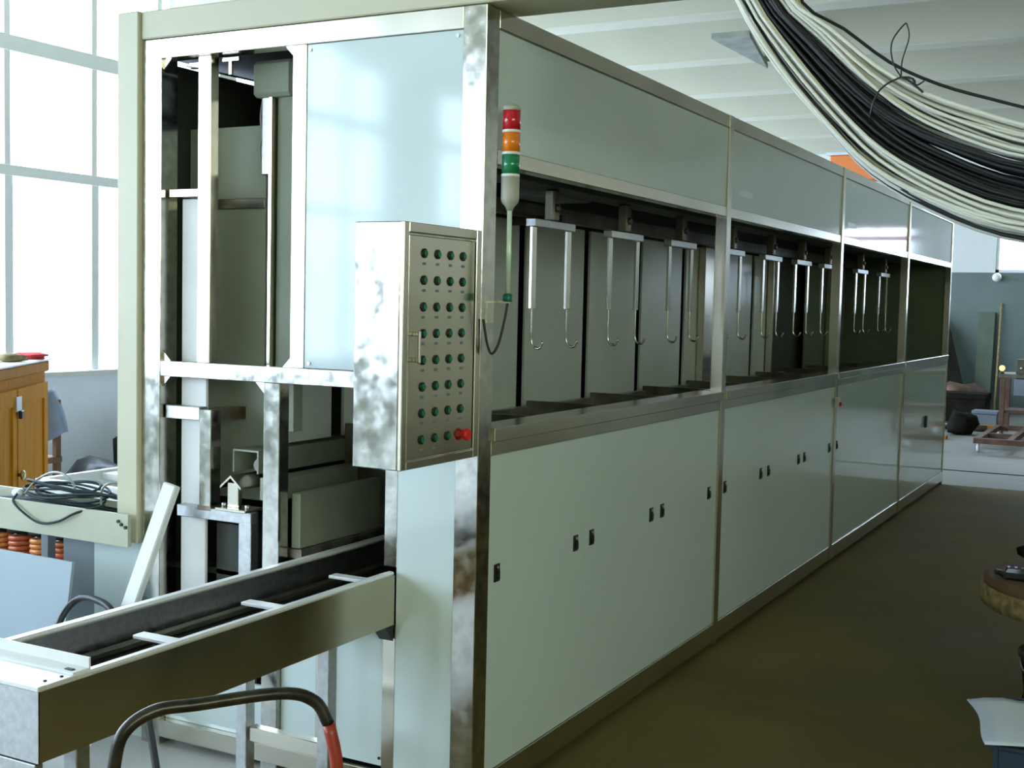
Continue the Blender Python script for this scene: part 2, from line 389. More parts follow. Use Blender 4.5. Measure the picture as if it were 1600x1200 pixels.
box('bracket_bar', -1.238, -1.087, 0.02, 0.06, 1.133, 1.178, steel_dull, mc)
box('bracket_post', -1.087, -1.036, 0.02, 0.07, 0.842, 1.172, steel_mottle, mc)
box('bracket_weld', -1.092, -1.034, 0.018, 0.072, 0.832, 0.848, steel_rust, mc)
box('bracket_arm', -1.083, -1.04, 0.07, 0.55, 1.128, 1.172, steel_rust, mc)
box('bracket_bar', -1.185, -0.863, 0.02, 0.06, 0.803, 0.842, steel_dull, mc)
box('bracket_post', -0.915, -0.863, 0.02, 0.06, 0.0, 0.803, steel_dull, mc)
box('bracket_plate', -1.00, -0.87, 0.0, 0.09, 0.842, 0.852, steel, mc)
for x in (-0.985, -0.885): lathe_obj('bolt', [(0.009, 0), (0.009, 0.012), (0.005, 0.014)], (x, 0.03, 0.852), steel_dull, mc, n=6)
box('ridge_stand', -0.972, -0.925, 0.03, 0.05, 0.852, 0.935, steel, mc)
prism_obj('ridge_rail', [(-0.995, 0.922), (-0.951, 0.960), (-0.907, 0.922), (-0.907, 0.914), (-0.951, 0.951), (-0.995, 0.914)], 'Y', 0.02, 3.6, steel, mc)
prism_obj('channel_rail', [(-0.993, 0.963), (-0.993, 1.040), (-0.883, 1.040), (-0.883, 0.963), (-0.889, 0.963), (-0.889, 1.034), (-0.987, 1.034), (-0.987, 0.963)], 'Y', 0.08, 4.0, olive_grey, mc)
lathe_obj('roller', [(0.022, 0), (0.026, 0.01), (0.026, 0.05), (0.022, 0.06)], (-0.915, 0.12, 0.985), grey_plastic, mc, axis='Y', n=14)
box('guide_rail', -0.86, -0.80, 0.06, 4.0, 0.880, 0.955, olive_grey, mc)
box('tray_wall', -0.735, -0.70, 0.07, 4.0, 0.735, 0.915, olive_grey, mc)
box('tray_lip', -0.76, -0.695, 0.07, 4.0, 0.700, 0.733, steel_rust, mc)
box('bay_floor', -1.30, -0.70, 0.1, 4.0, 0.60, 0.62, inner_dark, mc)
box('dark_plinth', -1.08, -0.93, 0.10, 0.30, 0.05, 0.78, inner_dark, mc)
# side (plane x = 0): rails, posts, panels
for i in range(4):
    a, b = YS[i], YS[i+1]
    ya = a+0.078 if i == 0 else a+0.028; yb = b-0.028
    if i == 3: yb = b-0.05
    box('top_rail', -0.05, 0, ya, yb, 2.345, H, steel, mc)
    box('opening_rail', -0.05, 0, ya, yb, 1.953, 1.998, steel, mc)
    up_ = box('fascia_panel', -0.022, -0.006, ya, yb, 1.999, 2.344, panel if i < 2 else panel_gloss, mc, bev=0.0015)
    if i in (1, 2): box('sticker', -0.006, -0.0045, ya+0.12, ya+0.34, 2.06, 2.09, paper, up_, bev=0)
    box('ledge', -0.10, 0.012, ya, yb, 1.135, 1.176, steel, mc)
    box('ledge_rail', -0.05, 0.0, ya, yb, 1.093, 1.134, steel, mc)
    box('base_rail', -0.05, 0, ya, yb, 0.035, 0.119, steel, mc)
    if i > 0: box('side_post', -0.05, 0.004, a-0.028, a+0.028, 0.02, H, steel, mc)
box('corner_post', -0.05, 0, 8.48, 8.53, 0, H, steel, mc)
# doors
latch = None
def door(a, b, lat):
    global latch
    d = box('door', -0.024, -0.006, a+0.0005, b-0.0005, 0.121, 1.091, panel if b < 4.35 else panel_gloss, mc, bev=0)
    for y in lat:
        if latch is None:
            bm = bmesh.new(); bx(bm, 0, 0.004, -0.016, 0.016, -0.027, 0.027); bx(bm, 0.004, 0.009, -0.009, 0.009, -0.02, 0.006)
            latch = obj('latch', bm, black, d, local=True)
            kb = lathe_obj('latch_key', [(0.006, 0), (0.006, 0.005)], (0.004, 0, 0.017), steel_dull, latch, axis='X', n=10, local=True)
            l = latch
        else:
            l = clone(latch, d)
        l.location = Vector((-0.006, y, 0.730))-root_of(d)
    return d
door(0.079, 0.765, [0.137, 0.699]); door(0.765, 1.456, [0.831, 1.397]); door(1.456, 2.185, [1.514, 2.082])
door(2.243, 2.93, [2.303, 2.863]); door(2.93, 3.628, [2.996, 3.567]); door(3.628, 4.328, [3.688, 4.255])
door(4.386, 5.41, [4.44]); door(5.41, 6.434, [])
d4 = door(6.492, 8.48, [])
hd = box('door_handle', -0.006, 0.014, 7.475, 7.515, 0.60, 0.695, bluebox, d4)
sw = box('door_switch', 0.004, 0.03, 4.30, 4.34, 0.97, 1.03, grey_plastic, mc)
lathe_obj('switch_button', [(0.012, 0), (0.012, 0.012), (0.008, 0.016)], (0.03, 4.32, 0.99), btn_red, sw, axis='X', n=12)
# shell: top, left side, floor, end
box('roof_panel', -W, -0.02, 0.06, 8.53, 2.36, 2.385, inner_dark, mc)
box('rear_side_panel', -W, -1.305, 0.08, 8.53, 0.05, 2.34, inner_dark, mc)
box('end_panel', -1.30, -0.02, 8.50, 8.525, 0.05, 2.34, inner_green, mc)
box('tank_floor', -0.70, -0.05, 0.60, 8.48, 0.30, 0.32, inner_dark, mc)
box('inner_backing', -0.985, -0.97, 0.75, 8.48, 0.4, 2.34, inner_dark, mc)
# back panels of the open bay
g0 = 0.543; pitch_ = 0.7122
for kk in range(-1, 11):
    a = g0+pitch_*kk+0.038; b = g0+pitch_*(kk+1)-0.038
    if kk == -1: a = 0.26
    m = panel_in
    if 5.83 < (a+b)/2 < 6.25 or 4.3 < (a+b)/2 < 4.6: pass
    if (a+b)/2 > 7.2: m = inner_green
    if a < 5.95 < b: b = 5.86
    if a < 6.3 and b > 6.1: continue
    box('back_panel', -0.915, -0.90, a, b, 1.05, 1.93, m, mc)
box('back_post', -0.895, -0.85, 4.36, 4.72, 1.05, 2.0, steel, mc)
box('back_post', -0.895, -0.85, 5.87, 5.90, 1.05, 2.0, steel, mc)
box('back_post', -0.895, -0.85, 7.85, 8.05, 1.05, 2.0, steel_rust, mc)
# overhead carrier rail and drive boxes
box('carrier_rail', -0.42, -0.28, 0.15, 8.45, 1.985, 2.06, inner_dark, mc)
box('carrier_rail', -0.80, -0.74, 0.15, 8.45, 1.93, 1.99, steel_dark, mc)
box('drive_box', -0.70, -0.48, 1.40, 1.80, 1.99, 2.07, grey_paint, mc, bev=0.006)
box('support_bracket', -0.90, -0.62, 1.80, 1.84, 1.90, 1.94, steel_dark, mc)
# tank rims under the opening
for kk in range(0, 11):
    a = 0.543+pitch_*kk; b = a+pitch_
    box('tank_rim', -0.19, -0.15, a+0.02, b-0.02, 1.06, 1.12, steel_dull, mc)
    box('tank_divider', -0.86, -0.15, a-0.012, a+0.012, 0.75, 1.10, steel_dark, mc)
    if 0.5 < a < 4: lathe_obj('rim_bolt', [(0.012, 0), (0.012, 0.018), (0.006, 0.022)], (-0.17, a, 1.12), black, mc, n=8)
box('tank_rear_rim', -0.88, -0.84, 0.56, 8.4, 1.03, 1.075, steel_dull, mc)
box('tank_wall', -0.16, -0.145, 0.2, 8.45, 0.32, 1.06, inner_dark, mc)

# ------------------------------------------------------------------ hangers in the bay
ords = ['first', 'second', 'third', 'fourth', 'fifth', 'sixth', 'seventh', 'eighth', 'ninth', 'tenth']
def make_hanger():
    h = thing('two_arm_hanger', (-0.35, 0, 1.38), '', 'hanger', 'steel hangers in the open bay')
    box('carriage_block', -0.022, 0.022, -0.026, 0.026, 0.485, 0.605, steel_dark, h, local=True, bev=0.006)
    lathe_obj('carriage_nut', [(0.016, 0), (0.016, 0.008), (0.01, 0.012)], (0.022, 0, 0.535), steel_dark, h, axis='X', n=10, local=True)
    box('crossbar', -0.02, 0.02, -0.175, 0.175, 0.455, 0.485, steel_dull, h, local=True)
    for s in (-1, 1):
        y = s*0.15
        a = box('arm', -0.006, 0.006, y-0.018, y+0.018, 0.15, 0.470, hook_steel, h, local=True, bev=0.0015)
        pts = smooth_path([(0, y, 0.17), (0, y, 0.07), (0, y+0.002, 0.03), (0.012, y+0.004, 0.006), (0.034, y+0.004, 0.003), (0.048, y+0.004, 0.028)], 5)
        tube_obj('hook', pts, 0.0048, hook_steel, a, n=6, local=True)
    return h
h0 = make_hanger()
for kk, hy in enumerate((1.15, 1.86, 2.56, 3.34, 4.08, 4.77, 5.45, 6.46, 7.30)):
    h = h0 if kk == 0 else clone(h0)
    h.location = (-0.35, hy, 1.38)
    h['label'] = 'steel two arm hanger with hooks, %s in the row counting from the signal tower' % ords[kk]

# ------------------------------------------------------------------ control cabinet
cc = thing('control_cabinet', (-0.078, -0.206, 1.10), 'stainless control cabinet with rows of green buttons on the machine corner', 'control box')
CX = -0.012
bm = bmesh.new()
bx(bm, -0.156, CX, -0.411, -0.002, 1.10, 1.755)
bmesh.ops.bevel(bm, geom=bm.edges[:], offset=0.003, segments=1, affect='EDGES')
obj('body', bm, steel_mottle, cc)
# raised lip frame round the door
for (y0, y1, z0, z1) in ((-0.411, -0.385, 1.10, 1.755), (-0.030, -0.002, 1.10, 1.755), (-0.385, -0.030, 1.728, 1.755), (-0.385, -0.030, 1.10, 1.122)):
    box('door_frame', CX, 0.0, y0, y1, z0, z1, steel, cc)
dr = box('door', CX, -0.004, -0.381, -0.034, 1.126, 1.722, steel, cc)
box('door_handle', 0.012, 0.020, -0.360, -0.350, 1.383, 1.470, hook_steel, dr)
for z in (1.392, 1.461): box('handle_mount', -0.004, 0.012, -0.359, -0.351, z-0.006, z+0.006, steel, dr)
btn = None; sel = None
for r_ in range(8):
    for c_ in range(4):
        y = -0.306+0.068*c_; z = 1.676-0.0716*r_
        if r_ == 7 and c_ == 3: continue
        if btn is None:
            btn = lathe_obj('push_button', [(0.013, 0), (0.013, 0.003), (0.012, 0.004)], (0, 0, 0), black, dr, axis='X', n=14, local=True)
            lathe_obj('button_cap', [(0.0085, 0.004), (0.0085, 0.007), (0.007, 0.008)], (0, 0, 0), btn_green, btn, axis='X', n=14, local=True)
            b_ = btn
        else: b_ = clone(btn, dr)
        b_.location = Vector((-0.004, y, z))-root_of(dr)
        box('name_plate', -0.004, -0.0034, y-0.008, y+0.008, z-0.031, z-0.024, grey_paint, dr, bev=0)
es = lathe_obj('emergency_stop', [(0.013, 0), (0.013, 0.006), (0.010, 0.007), (0.010, 0.010), (0.018, 0.011), (0.018, 0.017), (0.014, 0.021)], (-0.004, -0.085, 1.172), btn_red, dr, axis='X', n=20)
lathe_obj('lamp_button', [(0.009, 0), (0.009, 0.006)], (-0.004, -0.118, 1.176), red_paint, dr, axis='X', n=12)

# ------------------------------------------------------------------ signal tower
st = thing('signal_tower', (0.06, 0.05, 1.55), 'stack light with red, amber and green lenses on a thin pale green pole', 'signal light')
c = (0.06, 0.05, 0)
lathe_obj('pole', [(0.0075, 1.565), (0.0075, 1.826)], c, tower_pole, st, n=14)
lathe_obj('pole_nut', [(0.012, 1.552), (0.014, 1.556), (0.014, 1.572), (0.009, 1.576)], c, btn_green, st, n=12)
lathe_obj('housing', [(0.009, 1.815), (0.013, 1.826), (0.024, 1.838), (0.0265, 1.848), (0.0265, 1.912)], c, grey_plastic, st, n=24)
zz = 1.912
for nm, mm in (('green_lens', green_lens), ('amber_lens', amber_lens), ('red_lens', red_lens)):
    lathe_obj('lens_ring', [(0.0262, zz), (0.0268, zz+0.002), (0.0268, zz+0.006), (0.0262, zz+0.008)], c, ring_white, st, n=24)
    lathe_obj(nm, [(0.0258, zz+0.008), (0.0258, zz+0.063)], c, mm, st, n=24)
    zz += 0.063
lathe_obj('cap', [(0.0262, zz), (0.0265, zz+0.006), (0.022, zz+0.014), (0.010, zz+0.018)], c, grey_plastic, st, n=24)
bm = bmesh.new(); bx(bm, 0.0, 0.066, 0.044, 0.056, 1.548, 1.553); bx(bm, 0.0, 0.005, 0.03, 0.065, 1.49, 1.553)
obj('bracket', bm, steel, st)
tube_obj('cable', smooth_path([(0.06, 0.05, 1.552), (0.052, 0.048, 1.50), (0.038, 0.04, 1.43), (0.022, 0.03, 1.40), (0.012, 0.018, 1.43), (0.006, 0.004, 1.50)], 6), 0.004, rubber, st, n=8)

# ------------------------------------------------------------------ feed conveyor
cv = thing('feed_conveyor', (-0.463, -0.67, 0), 'long stainless open top conveyor trough running out of the machine end', 'conveyor')
XL, XRr, Y0, Y1 = -0.645, -0.283, -1.340, -0.001
box('side_plate', XRr-0.004, XRr, Y0, Y1, 0.560, 0.713, steel, cv, bev=0)
box('side_plate', XL, XL+0.004, Y0, 0.80, 0.560, 0.713, steel_dull, cv, bev=0)
box('top_rail', XRr-0.022, XRr+0.001, Y0+0.14, Y1, 0.712, 0.725, steel_satin, cv, bev=0.005)
box('rail_bead', XRr-0.034, XRr-0.025, Y0+0.14, Y1, 0.712, 0.720, steel_satin, cv)
box('top_rail', XL-0.002, XL+0.032, Y0+0.10, 0.80, 0.711, 0.726, steel_satin, cv, bev=0.006)
box('inner_flange', XL+0.03, XL+0.06, Y0+0.14, 0.80, 0.625, 0.640, steel_dark, cv)
box('trough_floor', XL+0.004, XRr-0.004, Y0+0.004, Y1, 0.575, 0.585, black, cv)
box('belt', XL+0.065, XRr-0.05, Y0+0.05, Y1, 0.600, 0.622, black, cv)
for y in (-0.857, -0.450, -0.045):
    box('cross_bar', -0.485, XRr-0.034, y-0.02, y+0.02, 0.690, 0.700, steel_satin, cv)
ep = box('end_plate', XL, XRr, Y0-0.002, Y0+0.002, 0.560, 0.713, steel_dull, cv, bev=0)
box('end_bottom_plate', XL, XRr-0.01, Y0-0.002, Y0+0.02, 0.48, 0.555, steel_dull, cv)
cp = box('end_cover', XL-0.02, XRr+0.001, Y0-0.003, Y0+0.145, 0.713, 0.7245, steel_satin, cv)
for (x, y) in ((-0.305, -1.305), (-0.300, -1.265)):
    lathe_obj('rivet', [(0.004, 0), (0.004, 0.002), (0.002, 0.003)], (x, y, 0.7245), black, cp, n=8)
prism_obj('cover_angle', [(-1.245, 0.7245), (-1.195, 0.7245), (-1.195, 0.752), (-1.2, 0.752), (-1.2, 0.7295), (-1.245, 0.7295)], 'X', XL-0.02, -0.288, white_paint, cv)
box('bolt_slot', -0.325, -0.303, -1.235, -1.225, 0.7295, 0.7315, black, cv, bev=0)
for (x, y) in ((-0.645, -0.30), (-0.345, -0.30), (-0.645, -1.22), (-0.345, -1.22)):
    lg = box('leg', x, x+0.04, y, y+0.04, 0, 0.56, steel_dull, cv)
box('leg_rail', -0.605, -0.345, -0.29, -0.255, 0.225, 0.268, steel, cv)
box('leg_rail', -0.605, -0.345, -1.21, -1.18, 0.225, 0.268, steel, cv)
prism_obj('support_bracket', [(-0.05, 0.56), (-0.004, 0.56), (-0.004, 0.51)], 'X', XRr-0.05, XRr, black, cv)

# ------------------------------------------------------------------ cream portal frame with cable tray
pf = thing('portal_frame', (-1.38, 0.09, 0), 'cream painted portal frame spanning the machine top with a low cable tray arm', 'frame')
box('upright', -1.424, -1.328, -0.020, 0.10, 0.695, 2.495, cream, pf, bev=0.004)
box('top_beam', -1.326, 3.05, -0.008, 0.195, 2.402, 2.495, cream, pf, bev=0.004)
box('upright', 2.95, 3.05, -0.008, 0.195, 0.0, 2.402, cream, pf, bev=0.004)
bm = bmesh.new(); bx(bm, -3.2, -1.33, -0.06, -0.045, 0.69, 0.80); bx(bm, -3.2, -1.43, 0.13, 0.142, 0.69, 0.80); bx(bm, -3.2, -1.43, -0.045, 0.13, 0.69, 0.70)
obj('tray_arm', bm, cream_dk, pf)
for (x, z) in ((-1.372, 0.775), (-1.358, 0.765), (-1.338, 0.757)):
    lathe_obj('bolt', [(0.006, -0.006), (0.006, 0)], (x, -0.060, z), black, pf, axis='Y', n=8)
box('leg_panel', -1.575, -1.335, 0.02, 0.10, 0.0, 0.69, panel, pf)
box('leg_panel', -1.74, -1.578, 0.03, 0.10, 0.0, 0.69, grey_paint, pf)
box('leg_panel', -3.15, -3.0, 0.0, 0.10, 0.0, 0.69, grey_paint, pf)

# white open box tray standing behind the arm
wt = thing('white_open_tray', (-1.85, 1.1, 0.0), 'white painted open box tray behind the cream cable arm', 'tray')
for (x0, x1, y0, y1) in ((-2.20, -2.17, 0.30, 1.9), (-1.50, -1.47, 0.30, 1.9), (-2.17, -1.50, 0.30, 0.33), (-2.17, -1.50, 1.87, 1.9)):
    box('side_wall', x0, x1, y0, y1, 0.70, 0.81, white_paint, wt)
box('tray_floor', -2.17, -1.50, 0.33, 1.87, 0.70, 0.715, white_paint, wt)
box('cross_slat', -2.17, -1.50, 0.62, 0.70, 0.77, 0.80, white_paint, wt)
for (x, y) in ((-2.19, 0.32), (-1.53, 0.32), (-2.19, 1.84), (-1.53, 1.84)):
    box('leg', x, x+0.04, y, y+0.04, 0, 0.70, grey_paint, wt)
# cable coil lying in the tray arm
ck = thing('cable_coil', (-1.72, 0.03, 0.70), 'loose coil of dark cable draped over the cream tray arm', 'cable')
rnd = random.Random(3)
for i in range(7):
    cx_ = -1.73+rnd.uniform(-0.06, 0.06); a_ = rnd.uniform(0.17, 0.24); b_ = rnd.uniform(0.05, 0.08); ph = rnd.uniform(-0.15, 0.15); z_ = 0.808+0.008*i
    pts = []
    for t in range(36):
        th = 2*PI*t/36; x = a_*math.cos(th); y = b_*math.sin(th)
        pts.append((cx_+x*math.cos(ph)-y*math.sin(ph), 0.045+x*math.sin(ph)*0.35+y*math.cos(ph)*0.9, z_+0.012*math.sin(2*th+i)))
    tube_obj('loop', pts, 0.0045, cable_green, ck, n=6, closed=True)
tube_obj('loop', smooth_path([(-1.87, -0.03, 0.82), (-1.84, 0.0, 0.87), (-1.75, 0.0, 0.905), (-1.66, -0.01, 0.89), (-1.63, 0.0, 0.82)], 7), 0.0045, cable_grey, ck, n=6)
tube_obj('loop', smooth_path([(-1.54, 0.02, 0.80), (-1.535, 0.02, 0.86), (-1.50, 0.03, 0.885), (-1.455, 0.06, 0.88), (-1.40, 0.12, 0.85)], 7), 0.0045, cable_grey, ck, n=6)
tube_obj('loop', smooth_path([(-1.92, -0.02, 0.815), (-1.88, -0.068, 0.79), (-1.76, -0.072, 0.735), (-1.66, -0.070, 0.745), (-1.57, -0.066, 0.785), (-1.48, -0.02, 0.815)], 7), 0.0045, cable_green, ck, n=6)
tube_obj('plug', [(-1.945, -0.01, 0.815), (-1.905, -0.01, 0.815)], 0.014, paper, ck, n=8)
for i in range(4):
    tube_obj('run', [(-3.1, 0.0+0.03*i, 0.712+0.004*i), (-2.4, 0.01+0.025*i, 0.74), (-1.9, 0.0+0.03*i, 0.79), (-1.44, 0.0+0.03*i, 0.775)], 0.006, cable_green, ck, n=6)

# leaning things near the machine end
bm = bmesh.new()
bx(bm, -0.028, 0.028, -0.015, 0.015, 0, 0.96)
bmesh.ops.bevel(bm, geom=bm.edges[:], offset=0.004, segments=1, affect='EDGES')
wp = obj('white_batten', bm, white_paint, None, local=True)
wp.location = (-1.345, -0.27, 0.008); wp.rotation_euler = (math.radians(-14), math.radians(12), 0)
tag(wp, 'white painted batten leaning against the machine end frame', 'batten')
bm = bmesh.new(); bx(bm, -0.55, 0, -0.006, 0.006, 0, 0.645)
sheet_blue = mat('pale_blue_grey_sheet', (0.30, 0.37, 0.42), 0.35)
lw = obj('leaning_sheet', bm, sheet_blue, None, local=True); lw.location = (-1.47, -0.26, 0.003); lw.rotation_euler = (math.radians(-8), 0, math.radians(-2))
tag(lw, 'pale sheet panel leaning below the cream tray arm', 'panel')
hs = tube_obj('black_hose', smooth_path([(-1.45, -0.36, 0.013), (-1.45, -0.33, 0.20), (-1.445, -0.26, 0.44), (-1.42, -0.20, 0.525), (-1.32, -0.20, 0.535), (-1.22, -0.22, 0.50), (-1.08, -0.26, 0.36), (-0.98, -0.30, 0.15), (-0.92, -0.33, 0.013)], 6), 0.012, rubber, None, n=10)
tag(hs, 'black hose arching up behind the feed conveyor', 'hose')

# ------------------------------------------------------------------ hand truck in the foreground
ht = thing('hand_truck', (0.23, -1.33, 0), 'red hand truck with a worn dark tube handle before the conveyor', 'hand truck')
grip = smooth_path([(0.107, -1.515, 0.66), (0.118, -1.500, 0.745), (0.150, -1.455, 0.783), (0.200, -1.390, 0.787), (0.288, -1.258, 0.787), (0.325, -1.200, 0.762), (0.348, -1.183, 0.715)], 7)
tube_obj('handle', grip, 0.0125, tube_black, ht, n=12)
tube_obj('rail', smooth_path([(0.107, -1.515, 0.66), (0.112, -1.520, 0.4), (0.12, -1.53, 0.12)], 4), 0.0125, red_paint, ht, n=12)
tube_obj('rail', smooth_path([(0.348, -1.183, 0.715), (0.366, -1.178, 0.62), (0.378, -1.185, 0.4), (0.385, -1.195, 0.12)], 4), 0.0128, red_paint, ht, n=12)
for z in (0.2, 0.4): tube_obj('crossbar', [(0.115, -1.523, z), (0.38, -1.19, z)], 0.009, red_paint, ht, n=8)
bm = bmesh.new()
dv = Vector((0.265, 0.335, 0)).normalized(); nv = Vector((dv.y, -dv.x, 0))
A = Vector((0.12, -1.53, 0)); B = Vector((0.385, -1.195, 0))
qs = [A, B, B+nv*0.55, A+nv*0.55]
lo = [bm.verts.new((q.x, q.y, 0.12)) for q in qs]; hi = [bm.verts.new((q.x, q.y, 0.145)) for q in qs]
bm.faces.new(lo); bm.faces.new(hi[::-1])
for i in range(4): bm.faces.new((lo[i], hi[i], hi[(i+1) % 4], lo[(i+1) % 4]))
obj('platform', bm, red_paint, ht)
for q in (A+nv*0.06+dv*0.04, B+nv*0.06-dv*0.04, A+nv*0.48+dv*0.04, B+nv*0.48-dv*0.04):
    lathe_obj('wheel', [(0.03, -0.015), (0.06, -0.012), (0.06, 0.012), (0.03, 0.015)], (q.x, q.y, 0.06), black, ht, axis='X', n=18)

# ------------------------------------------------------------------ cable bundle hung from the portal beam
cb = thing('cable_bundle', (1.7, 0.1, 1.7), 'thick sagging bundle of black and off white cables hung from the cream beam', 'cable bundle')
rnd = random.Random(11)
NB = 150
LOW = [(0.66, .10, 2.515), (0.73, -.05, 2.45), (0.79, -.1, 2.30), (0.897, -.1, 2.129), (1.02, -.1, 1.978), (1.125, -.1, 1.868), (1.26, -.1, 1.785), (1.42, -.1, 1.722), (1.62, -.1, 1.698)]
UPP = [(0.86, .10, 2.515), (0.885, -.05, 2.44), (0.92, -.1, 2.297), (1.02, -.1, 2.215), (1.13, -.1, 2.118), (1.24, -.1, 2.05), (1.36, -.1, 2.0), (1.5, -.1, 1.955), (1.7, -.1, 1.93)]
def both(h, cx): return h+[(2*cx-x, y, z) for (x, y, z) in h[:-1][::-1]]
LOW = [Vector(p) for p in both(LOW, 1.62)]; UPP = [Vector(p) for p in both(UPP, 1.70)]
def bundle_pts(fu, v):
    out = []
    for i, (a, b) in enumerate(zip(LOW, UPP)):
        s_ = i/(len(LOW)-1); u = fu(s_); p = a.lerp(b, u)
        k = min(1.0, max(0.0, 3*math.sin(PI*s_)-0.35))
        out.append(p+Vector((0, v*(0.5+0.5*k), 0.0)))
    return smooth_path(out, 3)
for i in range(NB):
    u0 = (i+rnd.random())/NB; v = rnd.uniform(-0.055, 0.055)
    du = rnd.uniform(-0.09, 0.09); fr = rnd.uniform(1.0, 3.2); ph = rnd.uniform(0, 6.28)
    if u0 < 0.30:
        mm = cable_white if rnd.random() < 0.76 else rubber; v = v-0.02 if mm is cable_white else v
    elif u0 < 0.70:
        mm = rubber if rnd.random() < 0.90 else cable_white; v = v*0.7-0.025 if mm is rubber else v*0.7+0.02
    else: mm = cable_white if rnd.random() < 0.62 else (cable_grey if rnd.random() < 0.5 else rubber)
    fu = lambda s_, u0=u0, du=du, fr=fr, ph=ph: min(1.0, max(0.0, u0+du*math.sin(fr*PI*s_+ph)))
    tube_obj('cable', bundle_pts(fu, v), rnd.uniform(0.0036, 0.0052), mm, cb, n=6)
tube_obj('cable', bundle_pts(lambda s_: 1.03+0.16*math.sin(PI*s_), 0.02), 0.0042, rubber, cb, n=6)
kn = Vector((1.19, -0.165, 2.086))
tube_obj('tie_wire', smooth_path([kn, (1.16, -0.175, 2.07), (1.138, -0.178, 2.045), (1.125, -0.17, 2.00), (1.12, -0.12, 1.97), (1.125, -0.03, 1.98), (1.17, -0.02, 2.05), (1.20, -0.05, 2.095), kn], 4), 0.0024, black, cb, n=6)
tube_obj('tie_loop', smooth_path([kn, (1.172, -0.16, 2.115), (1.163, -0.155, 2.149), (1.166, -0.15, 2.178), (1.189, -0.15, 2.208), (1.196, -0.15, 2.205), (1.201, -0.15, 2.176), (1.188, -0.15, 2.126), kn], 5), 0.0018, black, cb, n=6)
tube_obj('tie_tail', smooth_path([kn, (1.21, -0.165, 2.075), (1.234, -0.165, 2.054), (1.24, -0.165, 2.048)], 4), 0.003, black, cb, n=6)
tube_obj('tie_tail', smooth_path([kn, (1.212, -0.165, 2.083), (1.225, -0.165, 2.066), (1.242, -0.165, 2.074)], 4), 0.002, black, cb, n=6)

# ------------------------------------------------------------------ yellow wooden cabinet by the windows
wc = thing('wooden_cabinet', (-4.2, 2.1, 0), 'yellow varnished wooden double door cabinet by the windows', 'cabinet', rz=math.atan2(-0.78, 0.55))
# local frame: x runs from the far front corner toward the viewer, the front faces +y
def cbx(n, x0, x1, y0, y1, z0, z1, m=wood_yellow, p=wc, bev=0.004): return box(n, x0, x1, y0, y1, z0, z1, m, p, bev=bev, local=True)
cbx('body', 0, 1.42, -0.5, -0.002, 0.0, 1.08)
cbx('cornice', -0.02, 1.44, -0.52, 0.02, 1.08, 1.145, wood_cornice, bev=0.008)
cbx('top_board', -0.03, 1.45, -0.53, 0.03, 1.145, 1.16, paper)
for (a, b) in ((0.05, 0.70), (0.72, 1.37)):
    d = cbx('door', a, b, -0.002, 0.016, 0.08, 1.02)
    for (u, v, z0, z1) in ((a, a+0.08, 0.08, 1.02), (b-0.08, b, 0.08, 1.02), (a+0.08, b-0.08, 0.93, 1.02), (a+0.08, b-0.08, 0.08, 0.18)):
        cbx('door_frame', u, v, 0.016, 0.026, z0, z1, p=d)
cbx('hasp', 0.66, 0.76, 0.026, 0.036, 0.90, 0.98, steel_dull)
cbx('padlock', 0.685, 0.735, 0.036, 0.056, 0.86, 0.905, black)
lathe_obj('knob', [(0.010, 0), (0.010, 0.015), (0.026, 0.02), (0.026, 0.032), (0.015, 0.04)], (0.71, 0.026, 0.55), brass, wc, axis='Y', n=16, local=True)
# cloth lump on the cabinet top
def blob(name, c, s, m, seed, amp=0.18, n=2):
    bm = bmesh.new(); bmesh.ops.create_icosphere(bm, subdivisions=n, radius=1)
    r = random.Random(seed); ph = [r.uniform(0, 6) for _ in range(6)]
    for v in bm.verts:
        k = 1+amp*math.sin(3*v.co.x+ph[0])*math.sin(4*v.co.y+ph[1])+amp*0.6*math.sin(5*v.co.z+ph[2]+2*v.co.x)
        v.co = Vector((v.co.x*s[0]*k, v.co.y*s[1]*k, max(v.co.z*k, -0.85)*s[2])); v.co += Vector(c)
    return obj(name, bm, m, None, smooth=True)
tag(blob('red_cloth', (-4.14, 1.95, 1.16+0.018), (0.08, 0.11, 0.021), red_cloth, 5, 0.3, 3), 'crumpled red cloth on top of the yellow cabinet', 'cloth')
tag(blob('straw_bundle', (-3.98, 1.66, 1.16+0.02), (0.09, 0.10, 0.024), straw, 6), 'straw coloured bundle on top of the yellow cabinet', 'bundle')
# chair with a jacket beyond the cabinet
ch = thing('wooden_chair', (-4.95, 2.52, 0), 'brown wooden chair beside the yellow cabinet carrying a jacket', 'chair')
box('seat', -5.15, -4.75, 2.32, 2.72, 0.42, 0.46, wood_brown, ch)
for (x, y) in ((-5.14, 2.33), (-4.80, 2.33), (-5.14, 2.68), (-4.80, 2.68)):
    box('leg', x, x+0.04, y, y+0.04, 0, 0.42, wood_brown, ch)
for y in (2.33, 2.68): box('back_post', -4.80, -4.76, y, y+0.04, 0.46, 0.84, wood_brown, ch)
box('back_slat', -4.79, -4.77, 2.37, 2.68, 0.70, 0.82, wood_brown, ch)
bm = bmesh.new()
nu, nv_ = 14, 12; grid = []
r = random.Random(4)
for i in range(nu+1):
    row = []
    for j in range(nv_+1):
        a = i/nu; b = j/nv_
        y = 2.30+0.42*b+0.03*math.sin(6*a+2*b); drop = abs(a-0.5)*2
        z = 0.885-0.29*drop**1.4-0.03*math.sin(5*b); x = -4.78+(a-0.5)*0.16+0.025*math.sin(9*b+2*a)
        row.append(bm.verts.new((x, y, z)))
    grid.append(row)
for i in range(nu):
    for j in range(nv_): bm.faces.new((grid[i][j], grid[i+1][j], grid[i+1][j+1], grid[i][j+1]))
